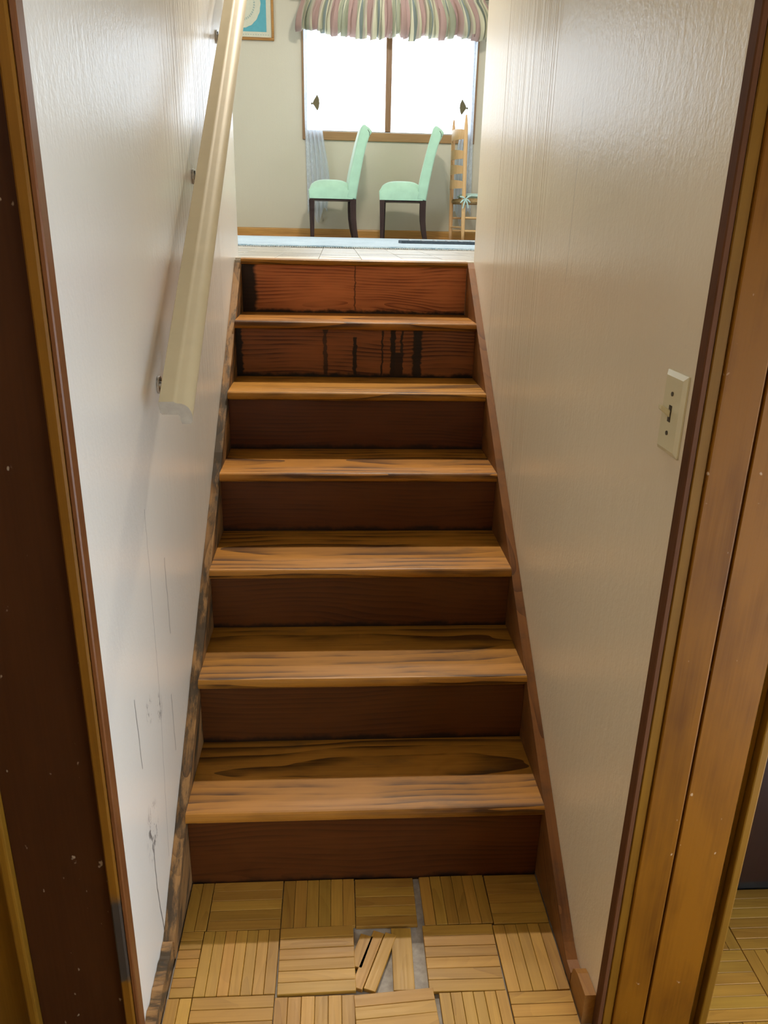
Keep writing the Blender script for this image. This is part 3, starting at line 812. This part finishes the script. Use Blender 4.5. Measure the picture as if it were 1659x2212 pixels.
for xa, xb in ((WX0 + 0.003, -1.681), (-1.624, WX1 - 0.003)):
    box('pane', xa, xb, YF + 0.042, YF + 0.046, ZA + 0.0025, ZB - 0.0025, M_GLASS, w5)
w2 = empty('added_window_2', (3.0, 4.05, 2.25)); struct(w2, 'unseen side window added to light the upper room from the right')
box('casing', 2.985, 3.1, WIN2['y0'] - 0.04, WIN2['y0'] + .002, WIN2['z0'], WIN2['z1'], M_WINWOOD_Z, w2)
box('casing', 2.985, 3.1, WIN2['y1'] - .002, WIN2['y1'] + 0.04, WIN2['z0'], WIN2['z1'], M_WINWOOD_Z, w2)
box('sill', 2.98, 3.1, WIN2['y0'] - 0.04, WIN2['y1'] + 0.04, WIN2['z0'] - 0.06, WIN2['z0'], M_WINWOOD, w2)
box('pane', 3.05, 3.054, WIN2['y0'] + .003, WIN2['y1'] - .003, WIN2['z0'] + .001, WIN2['z1'] - .001, M_GLASS, w2)
w3 = empty('added_window_3', (XH, -1.5, 0.2)); struct(w3, 'unseen low window added to light the lower hall from the right')
box('sill', XH - .02, XH + .1, WIN3['y0'] - .04, WIN3['y1'] + .04, WIN3['z0'] - .05, WIN3['z0'], M_WINWOOD, w3)
box('pane', XH + .05, XH + .054, WIN3['y0'] + .002, WIN3['y1'] - .002, WIN3['z0'] + .001, WIN3['z1'] - .001, M_GLASS, w3)
w4 = empty('added_window_4', (-2.66, 4.05, 2.0)); struct(w4, 'unseen left side window added as fill for the upper room')
box('sill', -2.76, -2.64, WIN2['y0'] - 0.04, WIN2['y1'] + 0.04, WIN2['z0'] - 0.06, WIN2['z0'], M_WINWOOD, w4)
box('pane', -2.714, -2.71, WIN2['y0'] + .003, WIN2['y1'] - .003, WIN2['z0'] + .001, WIN2['z1'] - .001, M_GLASS, w4)

# ------------------------------------------------------------------ curtains
def grid_surface(name, nu, nv, fn, mat, parent=None, loc=None):
    bm = bmesh.new()
    uvl = bm.loops.layers.uv.new('UVMap')
    vs = [[bm.verts.new(fn(i / nu, j / nv)) for i in range(nu + 1)] for j in range(nv + 1)]
    for j in range(nv):
        for i in range(nu):
            f = bm.faces.new((vs[j][i], vs[j][i + 1], vs[j + 1][i + 1], vs[j + 1][i]))
            for lp, (a, b) in zip(f.loops, ((i, j), (i + 1, j), (i + 1, j + 1), (i, j + 1))):
                lp[uvl].uv = (a / nu, b / nv)
    me = bpy.data.meshes.new(name)
    l = loc or (0, 0, 0)
    bmesh.ops.translate(bm, verts=bm.verts, vec=(-l[0], -l[1], -l[2]))
    bm.to_mesh(me); bm.free(); me.materials.append(mat)
    for p in me.polygons: p.use_smooth = True
    o = bpy.data.objects.new(name, me); C.objects.link(o)
    o['_loc'] = l
    if parent: o.parent = parent; pw = parent['_loc']; o.location = (l[0] - pw[0], l[1] - pw[1], l[2] - pw[2])
    else: o.location = l
    return o
def lerp(a, b, t): return a + (b - a) * t
def pw_lin(t, pts):
    for (t0, v0), (t1, v1) in zip(pts[:-1], pts[1:]):
        if t <= t1:
            q = (t - t0) / (t1 - t0); q = q * q * (3 - 2 * q) * .6 + q * .4
            return lerp(v0, v1, q)
    return pts[-1][1]
# left sheer: outer edge stays by the casing, inner edge swept back to the holdback
def sheer(side):
    def fn(u, v):
        z = lerp(3.34, 1.60, v)
        if side < 0:
            xo = pw_lin(v, [(0, -0.36), (0.44, -0.355), (1, -0.335)])
            xi = pw_lin(v, [(0, -0.15), (0.30, -0.17), (0.44, -0.225), (0.52, -0.20), (0.82, -0.125), (1.0, -0.15)])
        else:
            xo = pw_lin(v, [(0, 1.22), (0.44, 1.215), (1, 1.235)])
            xi = pw_lin(v, [(0, 1.05), (0.30, 1.06), (0.44, 1.11), (0.52, 1.10), (0.82, 1.03), (1.0, 1.05)])
        x = lerp(xo, xi, u)
        pinch = 1 - 0.6 * math.exp(-((v - 0.45) / 0.08) ** 2)
        y = YF - 0.052 + pinch * 0.016 * math.sin(u * 30 + v * 3) + 0.007 * math.sin(u * 57 + 2)
        zz = z + (0.07 * math.sin(u * 9) if v > 0.93 else 0) * (v - 0.93) / 0.07
        return (x, y, zz)
    return grid_surface('sheer_curtain', 60, 50, fn, M_SHEER, None, ((-0.25 if side < 0 else 1.15), YF - 0.06, 1.6))
o = sheer(-1); tag(o, 'pale blue sheer curtain gathered at the left side of the window', 'curtain', 'sheer curtains')
o = sheer(1); tag(o, 'pale blue sheer curtain gathered at the right side of the window', 'curtain', 'sheer curtains')
# swept sheer wings above the holdbacks
for sd in (-1, 1):
    hb = empty('curtain_holdback', ((-0.248 if sd < 0 else 1.10), YF, 2.55))
    tag(hb, 'bronze fan shaped curtain holdback at the %s side of the window' % ('left' if sd < 0 else 'right'), 'holdback', 'curtain holdbacks')
    xc = -0.248 if sd < 0 else 1.10
    bm = bmesh.new()
    s_ = -sd
    pts = [(xc - s_ * 0.03, 2.548), (xc - s_ * 0.018, 2.575), (xc + s_ * 0.002, 2.605), (xc + s_ * 0.012, 2.622), (xc + s_ * 0.03, 2.585), (xc + s_ * 0.034, 2.55), (xc + s_ * 0.026, 2.515), (xc + s_ * 0.014, 2.49), (xc - s_ * 0.002, 2.512), (xc - s_ * 0.016, 2.532)]
    prism(bm, pts, 'Y', YF - 0.125, YF - 0.117)
    finish('fan_plate', bm, M_BRONZE, hb, (xc, YF - 0.12, 2.55))
    bm = bmesh.new(); tube(bm, [(xc, YF - 0.118, 2.55), (xc, YF - 0.0005, 2.55)], 0.007, 8)
    finish('stem', bm, M_BRONZE, hb, (xc, YF - 0.06, 2.55))
    bm = bmesh.new(); bmesh.ops.create_uvsphere(bm, u_segments=10, v_segments=6, radius=0.009)
    bmesh.ops.translate(bm, verts=bm.verts, vec=(xc - s_ * 0.036, YF - 0.121, 2.548))
    finish('finial', bm, M_BRONZE, hb, (xc - s_ * 0.036, YF - .121, 2.548), smooth=True)
# valance
rng = random.Random(5)
NP = 17
ph = [rng.uniform(-.3, .3) for _ in range(NP + 2)]
amp = [rng.uniform(.45, 1.5) for _ in range(NP + 2)]
hem = [rng.uniform(-0.03, 0.03) for _ in range(NP + 2)]
def valance(u, v):
    t_ = u * NP
    i = int(t_); f = t_ - i
    f = f * f * (3 - 2 * f)
    a = lerp(amp[i], amp[i + 1], f)
    arg = t_ + lerp(ph[i], ph[i + 1], f)
    wv = 1 - 2 * abs(math.sin(PI * arg)) ** 0.8          # rounded puffs with sharp creases between
    wv2 = math.sin(2 * PI * (t_ * 2.37 + 1.1)) + 0.6 * math.sin(2 * PI * (t_ * 3.9 + v * 0.7))
    z = lerp(3.47, 3.075, v)
    flare = 0 if v < 0.24 else math.sin(min(1, (v - 0.24) / 0.62) * PI / 2)
    puff = math.sin(max(0, min(1, (v - 0.22) / 0.78)) * PI) * 0.07
    x = lerp(-0.35, 1.235, u) + (u - .5) * 2 * 0.075 * flare + 0.012 * wv2 * (flare + .2)
    fold = (0.010 if 0.15 < v < 0.26 else 0.014 + 0.026 * flare * (1 - 0.3 * v)) * a
    y = YF - 0.175 - puff + fold * wv - 0.008 * wv2 * (0.4 + flare)
    if v > 0.88:                                  # hem tucks back under and scallops
        q = (v - 0.88) / 0.12
        y += 0.04 * q
        z += q * (lerp(hem[i], hem[i + 1], f) + 0.022 * wv) + 0.03 * q * q
    return (x, y, z)
vo = grid_surface('valance', 420, 26, valance, M_STRIPE, None, (0.43, YF - 0.17, 3.1))
tag(vo, 'gathered striped valance in pink, sage and cream across the window top', 'valance')
rod = empty('curtain_rod', (0.43, YF, 3.40)); tag(rod, 'dark curtain rod holding the striped valance', 'curtain rod')
bm = bmesh.new(); tube(bm, [(-0.42, YF - 0.165, 3.405), (1.36, YF - 0.165, 3.405)], 0.012, 10)
finish('pole', bm, M_ROD, rod, (0.43, YF - 0.165, 3.405))
for xb in (-0.41, 1.35):
    box('bracket', xb - 0.008, xb + 0.008, YF - 0.152, YF - 0.0003, 3.395, 3.415, M_ROD, rod, 0.002)

# ------------------------------------------------------------------ parsons chairs
def parsons(name, label, loc, rz):
    """Faces local -X; origin on the floor under the seat centre."""
    t = empty(name, (0, 0, 0)); tag(t, label, 'chair', 'mint upholstered side chairs')
    hw = 0.225
    # seat: block with domed cushion top
    bm = bmesh.new()
    nx, ny = 16, 12
    def seat_top(a, b):
        ex = 1 - abs(2 * a - 1) ** 3.2; ey = 1 - abs(2 * b - 1) ** 4
        return 0.405 + 0.092 * (max(0, ex) ** 0.55) * (max(0, ey) ** 0.3)
    xs0, xs1 = -0.225, 0.16
    top = [[bm.verts.new((lerp(xs0, xs1, i / nx), lerp(-hw, hw, j / ny), seat_top(i / nx, j / ny))) for j in range(ny + 1)] for i in range(nx + 1)]
    bot = [[bm.verts.new((lerp(xs0 + .006, xs1, i / nx), lerp(-hw + .004, hw - .004, j / ny), 0.335)) for j in range(ny + 1)] for i in range(nx + 1)]
    for i in range(nx):
        for j in range(ny):
            bm.faces.new((top[i][j], top[i + 1][j], top[i + 1][j + 1], top[i][j + 1]))
            bm.faces.new((bot[i][j], bot[i][j + 1], bot[i + 1][j + 1], bot[i + 1][j]))
    for i in range(nx):
        bm.faces.new((top[i][0], bot[i][0], bot[i + 1][0], top[i + 1][0])); bm.faces.new((top[i][ny], top[i + 1][ny], bot[i + 1][ny], bot[i][ny]))
    for j in range(ny):
        bm.faces.new((top[0][j], top[0][j + 1], bot[0][j + 1], bot[0][j])); bm.faces.new((top[nx][j], bot[nx][j], bot[nx][j + 1], top[nx][j + 1]))
    s = finish('seat', bm, M_MINT, t, smooth=True); s.data.set_sharp_from_angle(angle=math.radians(55))
    # curved backrest with rolled top
    front = [(0.105, 0.345), (0.118, 0.45), (0.138, 0.56), (0.165, 0.68), (0.192, 0.79), (0.215, 0.87), (0.228, 0.912), (0.243, 0.929), (0.262, 0.930)]
    back = [(0.30, 0.905), (0.322, 0.880), (0.318, 0.868), (0.300, 0.84), (0.278, 0.78), (0.252, 0.68), (0.228, 0.56), (0.208, 0.45), (0.19, 0.335)]
    bm = bmesh.new()
    prism(bm, [(p[0], p[1]) for p in front + back], 'Y', -hw, hw)
    bmesh.ops.recalc_face_normals(bm, faces=bm.faces)
    es = [e for e in bm.edges if abs(e.verts[0].co.y - e.verts[1].co.y) < 1e-6]
    bmesh.ops.bevel(bm, geom=es, offset=0.014, segments=3, affect='EDGES', profile=0.5)
    b = finish('backrest', bm, M_MINT, t, smooth=True); b.data.set_sharp_from_angle(angle=math.radians(60))
    bm = bmesh.new()
    tube(bm, [(0.285, -hw - 0.0005, 0.892), (0.300, -hw - 0.0005, 0.868), (0.302, -hw - .0005, 0.845)], 0.0022, 6)
    finish('piping', bm, M_LEG, b)
    # dark strip in place of the apron's shadow line, then legs
    boxes('rail', [(-0.21, 0.18, -hw + .02, hw - .02, 0.322, 0.336)], M_LEG, t)
    for sy in (-1, 1):
        yc = sy * (hw - 0.028)
        bm = bmesh.new()
        add_box(bm, -0.219, -0.176, yc - 0.021, yc + 0.021, 0, 0.334)
        for v in bm.verts:
            if v.co.z < 0.1:
                v.co.x = -0.198 + (v.co.x + 0.198) * 0.66 + 0.002; v.co.y = yc + (v.co.y - yc) * 0.7
        finish('leg', bm, M_LEG, t, (-0.198, yc, 0.17))
        bm = bmesh.new()
        path = [(0.165, 0.334, .050), (0.165, 0.25, .050), (0.168, 0.17, .047), (0.178, 0.09, .042), (0.196, 0.0, .036)]
        rows = []
        for x, z, wd in path:
            rows.append([bm.verts.new((x + a * wd / 2, yc + c * 0.019, z)) for a, c in ((-1, -1), (1, -1), (1, 1), (-1, 1))])
        for A, B in zip(rows[:-1], rows[1:]):
            for i in range(4): bm.faces.new((A[i], A[(i + 1) % 4], B[(i + 1) % 4], B[i]))
        bm.faces.new(rows[0]); bm.faces.new(rows[-1][::-1])
        finish('leg', bm, M_LEG, t, (0.17, yc, 0.17))
    t.location = loc; t.rotation_euler = (0, 0, rz)
    return t
ch1 = parsons('dining_chair', 'mint green upholstered chair nearest the left sheer curtain, seen side on', (-0.088, 6.1, ZF - 0.006), math.radians(2.5))
ch2 = parsons('dining_chair', 'mint green upholstered chair nearest the ladder back chair, turned slightly', (0.555, 6.08, ZF - 0.006), math.radians(-5))

# ------------------------------------------------------------------ ladder back chair
lb = empty('ladder_back_chair', (0, 0, 0)); tag(lb, 'honey wood ladder back chair with rush seat, partly hidden by the right wall', 'chair')
def turned(name, p0, p1, r, parent, tips=(1, 1), loc=None):
    p0, p1 = Vector(p0), Vector(p1)
    path, rad = [], []
    for k in range(13):
        q = k / 12
        path.append(p0.lerp(p1, q))
        rr = r
        if q < 0.12: rr = r * lerp(tips[0], 1, q / 0.12)
        if q > 0.9: rr = r * lerp(1, tips[1], (q - 0.9) / 0.1)
        rad.append(rr)
    bm = bmesh.new(); tube(bm, path, rad, 12)
    return finish(name, bm, M_CHAIRWOOD, parent, loc or tuple((p0 + p1) / 2), smooth=True)
# local: back posts at x = 0, seat runs to +x; y = +-0.2
for sy in (-1, 1):
    o = turned('post', (-0.0, sy * 0.2, 0), (-0.02, sy * 0.19, 1.02), 0.018, lb, (0.65, 0.35))
    o['label'] = 'tall turned back post'
    turned('leg', (0.38, sy * 0.235, 0), (0.38, sy * 0.235, 0.36), 0.018, lb, (0.65, 1))
    turned('stretcher', (0.0, sy * 0.2, 0.09), (0.38, sy * 0.235, 0.09), 0.009, lb)
    turned('stretcher', (0.0, sy * 0.2, 0.2), (0.38, sy * 0.235, 0.2), 0.009, lb)
turned('stretcher', (0.38, -0.235, 0.12), (0.38, 0.235, 0.12), 0.009, lb)
turned('stretcher', (0.0, -0.2, 0.12), (0.0, 0.2, 0.12), 0.009, lb)
for zc, hh in ((0.47, 0.055), (0.59, 0.058), (0.71, 0.06), (0.87, 0.07)):
    def sl(u, v, zc=zc, hh=hh):
        y = lerp(-0.19, 0.19, u)
        bow = 0.05 * (1 - (2 * u - 1) ** 2)
        arch = 0.018 * (1 - (2 * u - 1) ** 2)
        return (-0.016 - bow, y, zc - hh / 2 + hh * v + arch * v)
    bm = bmesh.new()
    nu = 14
    F = [[bm.verts.new(Vector(sl(i / nu, v)) + Vector((dx, 0, 0))) for i in range(nu + 1)] for v, dx in ((0, -.005), (1, -.005), (1, .005), (0, .005))]
    for q in range(4):
        for i in range(nu):
            bm.faces.new((F[q][i], F[q][i + 1], F[(q + 1) % 4][i + 1], F[(q + 1) % 4][i]))
    bm.faces.new([F[q][0] for q in range(4)]); bm.faces.new([F[q][nu] for q in range(4)][::-1])
    finish('slat', bm, M_CHAIRWOOD, lb, (0, 0, zc))
bm = bmesh.new()
prism(bm, [(-0.01, -0.2), (0.385, -0.24), (0.385, 0.24), (-0.01, 0.2)], 'Z', 0.318, 0.362)
bmesh.ops.bevel(bm, geom=list(bm.edges), offset=0.012, segments=2, affect='EDGES')
finish('rush_seat', bm, M_RUSH, lb, (0.19, 0, 0.34))
lb.location = (1.035, 6.02, ZF - 0.004); lb.rotation_euler = (0, 0, math.radians(8))
cu = empty('seat_cushion', (0, 0, 0)); tag(cu, 'thin pale mint seat cushion tied to the ladder back chair', 'cushion')
bm = bmesh.new()
prism(bm, [(0.035, -0.17), (0.37, -0.215), (0.37, 0.215), (0.035, 0.17)], 'Z', 0.363, 0.403)
bmesh.ops.bevel(bm, geom=list(bm.edges), offset=0.014, segments=3, affect='EDGES')
finish('pad', bm, M_CUSH, cu, smooth=True)
for sy in (-1,):
    bm = bmesh.new()
    for (dx, dz) in ((-0.045, -0.03), (0.045, -0.025), (-0.02, -0.075), (0.03, -0.07), (-0.05, 0.02), (0.05, 0.03)):
        bow = [(0.0, sy * 0.222, 0.352), (dx * .5, sy * 0.226, 0.352 + dz * .5 + .008), (dx, sy * 0.224, 0.352 + dz)]
        tube(bm, bow, [0.004, 0.008, 0.005], 6)
    tube(bm, [(0.0, sy * 0.22, 0.352), (0.04, sy * 0.2, 0.38), (0.06, sy * 0.17, 0.385)], 0.005, 6)
    finish('tie_bow', bm, M_CUSH, cu)
cu.location = lb.location; cu.rotation_euler = lb.rotation_euler

# ------------------------------------------------------------------ framed picture
pic = empty('framed_picture', (-0.9, YF, 3.06)); tag(pic, 'oak framed teal picture with a pale oval on the far wall', 'picture')
px0, px1, pz0, pz1 = -1.18, -0.617, 3.052, 3.62
fw = 0.022
box('frame_side', px0, px1, YF - 0.026, YF - 0.0003, pz0, pz0 + fw, M_FRAMEWOOD, pic, 0.003)
box('frame_side', px0, px1, YF - 0.026, YF - 0.0003, pz1 - fw, pz1, M_FRAMEWOOD, pic, 0.003)
box('frame_side', px0, px0 + fw, YF - 0.026, YF - 0.0003, pz0 + fw, pz1 - fw, M_FRAMEWOOD, pic, 0.003)
box('frame_side', px1 - fw, px1, YF - 0.026, YF - 0.0003, pz0 + fw, pz1 - fw, M_FRAMEWOOD, pic, 0.003)
box('mat_border', px0 + fw, px1 - fw, YF - 0.014, YF - 0.0005, pz0 + fw, pz1 - fw, M_MATB, pic)
ins = 0.066
box('teal_panel', px0 + ins, px1 - ins, YF - 0.0165, YF - 0.0142, pz0 + ins, pz1 - ins, M_TEAL, pic)
def disc(name, cx, cz, a, b, y0, y1, mat, parent, inner=None, n=48, scal=0.0):
    bm = bmesh.new()
    if inner is None:
        prism(bm, [(cx + a * (1 + scal * math.cos(18 * 2 * PI * k / n)) * math.cos(2 * PI * k / n), cz + b * (1 + scal * math.cos(18 * 2 * PI * k / n)) * math.sin(2 * PI * k / n)) for k in range(n)], 'Y', y0, y1)
    else:
        for k in range(n):
            q = [(r_ * a * math.cos(t_) + cx, r_ * b * math.sin(t_) + cz) for r_, t_ in ((1, 2 * PI * k / n), (1, 2 * PI * (k + .62) / n), (inner, 2 * PI * (k + .62) / n), (inner, 2 * PI * k / n))]
            prism(bm, q, 'Y', y0, y1)
    return finish(name, bm, mat, parent, (cx, y0, cz))
ov = disc('oval', -0.895, 3.335, 0.165, 0.19, YF - 0.019, YF - 0.0167, M_MATB, pic, n=72, scal=0.012)
disc('ring_marks', -0.895, 3.335, 0.118, 0.135, YF - 0.0196, YF - 0.0191, M_INK, ov, inner=0.87, n=40)
for k in range(4):
    hwid = 0.05 - 0.012 * abs(k - 1)
    box('text_line', -0.895 - hwid, -0.895 + hwid, YF - 0.0196, YF - 0.0191, 3.385 - 0.035 * k, 3.393 - 0.035 * k, M_INK, ov)
nd = 22
dm = None
for k in range(nd):
    xk = px0 + 0.05 + (px1 - px0 - 0.1) * k / (nd - 1)
    if dm is None:
        o = box('mat_dot', xk - 0.005, xk + 0.005, YF - 0.0146, YF - 0.0141, pz0 + 0.04, pz0 + 0.046, M_INK, pic); dm = o.data
    else:
        o = bpy.data.objects.new('mat_dot', dm); C.objects.link(o); o.parent = pic
        o.location = (xk + 0.9, -0.01435, pz0 + 0.043 - 3.06)

# ------------------------------------------------------------------ rugs
rg = empty('area_rug', (0.2, 4.2, ZF)); tag(rg, 'pale blue woven area rug on the upper floor', 'rug')
bm = bmesh.new()
add_box(bm, -1.5, 1.75, 3.04, 5.72, ZF + 0.0003, ZF + 0.012, 0.004)
finish('pile', bm, M_RUG, rg, (0.2, 4.2, ZF))
for yy in (3.015, ):
    bm = bmesh.new()
    for k in range(260):
        x = -1.5 + 3.25 * k / 259
        l = random.uniform(0.02, 0.045)
        add_box(bm, x - 0.004, x + 0.004, 3.04 - l, 3.04, ZF + 0.0005, ZF + 0.004 + random.random() * .003)
    o = finish('fringe', bm, M_WHITE, rg, (0.2, 3.02, ZF)); o['kind'] = 'stuff'
mt = empty('door_mat', (0.9, 4.0, ZF + 0.012)); tag(mt, 'narrow charcoal mat with white stitched ticks lying on the pale blue rug', 'mat')
bm = bmesh.new()
prism(bm, [(0.365, 3.92), (0.35, 3.99), (0.35, 4.03), (0.365, 4.1), (1.6, 4.1), (1.6, 3.92)], 'Z', ZF + 0.0123, ZF + 0.030)
finish('pad', bm, M_MAT, mt, (0.9, 4.0, ZF + 0.02))
for k in range(14):
    x = 0.42 + k * 0.085
    box('stitch', x, x + 0.010, 3.918, 4.1, ZF + 0.0303, ZF + 0.0365, M_WHITE, mt)

# ------------------------------------------------------------------ fill lamps added out of view
def fill_lamp(name, label, loc, r, watts, col):
    t = empty(name, loc); tag(t, label, 'lamp')
    bm = bmesh.new(); tube(bm, [(loc[0], loc[1], loc[2] - 0.0003), (loc[0], loc[1], loc[2] - 0.03)], [r * 1.1, r * 1.0], 24)
    finish('base', bm, M_BRONZE, t, loc)
    bm = bmesh.new(); bmesh.ops.create_uvsphere(bm, u_segments=24, v_segments=12, radius=r)
    for v in bm.verts: v.co.z *= 0.75
    bmesh.ops.translate(bm, verts=bm.verts, vec=(loc[0], loc[1], loc[2] - 0.03 - r * 0.55))
    area = 4 * PI * r * r * 0.8
    g = finish('globe', bm, glow(name + ' glow', col, watts / (PI * area)), t, (loc[0], loc[1], loc[2] - 0.03 - r * 0.55), smooth=True)
fill_lamp('fill_lamp', 'unseen round glass lamp added to light the upper room, above the frame', (0.3, 3.9, ZC), 0.12, FILL_UP, (1.0, 0.93, 0.82))
fill_lamp('fill_lamp', 'unseen round glass lamp added to light the lower hall, behind the viewer', (-0.55, -1.75, 2.34), 0.12, FILL_LOW, (1.0, 0.84, 0.62))

# unseen spotlight added above the stair head, placed from the tread shadow lines
sp = empty('ceiling_spotlight', (0.1, 2.6, ZC)); tag(sp, 'small black ceiling spotlight added to light the stairs, unseen above the frame', 'lamp')
aim = (Vector((0.0, 0.55, 0.65)) - Vector((0.1, 2.6, ZC - 0.1))).normalized()
p0 = Vector((0.1, 2.6, ZC - 0.1))
bm = bmesh.new(); tube(bm, [(0.1, 2.6, ZC - .0003), (0.1, 2.6, ZC - 0.02)], 0.05, 20); finish('base', bm, M_ROD, sp, (0.1, 2.6, ZC))
bm = bmesh.new(); tube(bm, [(0.1, 2.6, ZC - 0.02), tuple(p0 - aim * 0.03)], 0.01, 10); finish('arm', bm, M_ROD, sp, (0.1, 2.6, ZC))
bm = bmesh.new(); tube(bm, [tuple(p0 - aim * 0.06), tuple(p0 - aim * 0.04), tuple(p0 + aim * 0.05)], [0.02, 0.045, 0.055], 20); finish('lamp_head', bm, M_ROD, sp, tuple(p0))
ld = bpy.data.lights.new('spot_beam', 'SPOT'); ld.energy = SPOT_W; ld.spot_size = math.radians(40); ld.spot_blend = 0.7; ld.shadow_soft_size = 0.045; ld.color = (1.0, 0.88, 0.70)
lo = bpy.data.objects.new('spot_beam', ld); C.objects.link(lo); lo.location = p0 + aim * 0.11
lo.rotation_euler = aim.to_track_quat('-Z', 'Y').to_euler()

for o in bpy.data.objects:
    if '_loc' in o: del o['_loc']
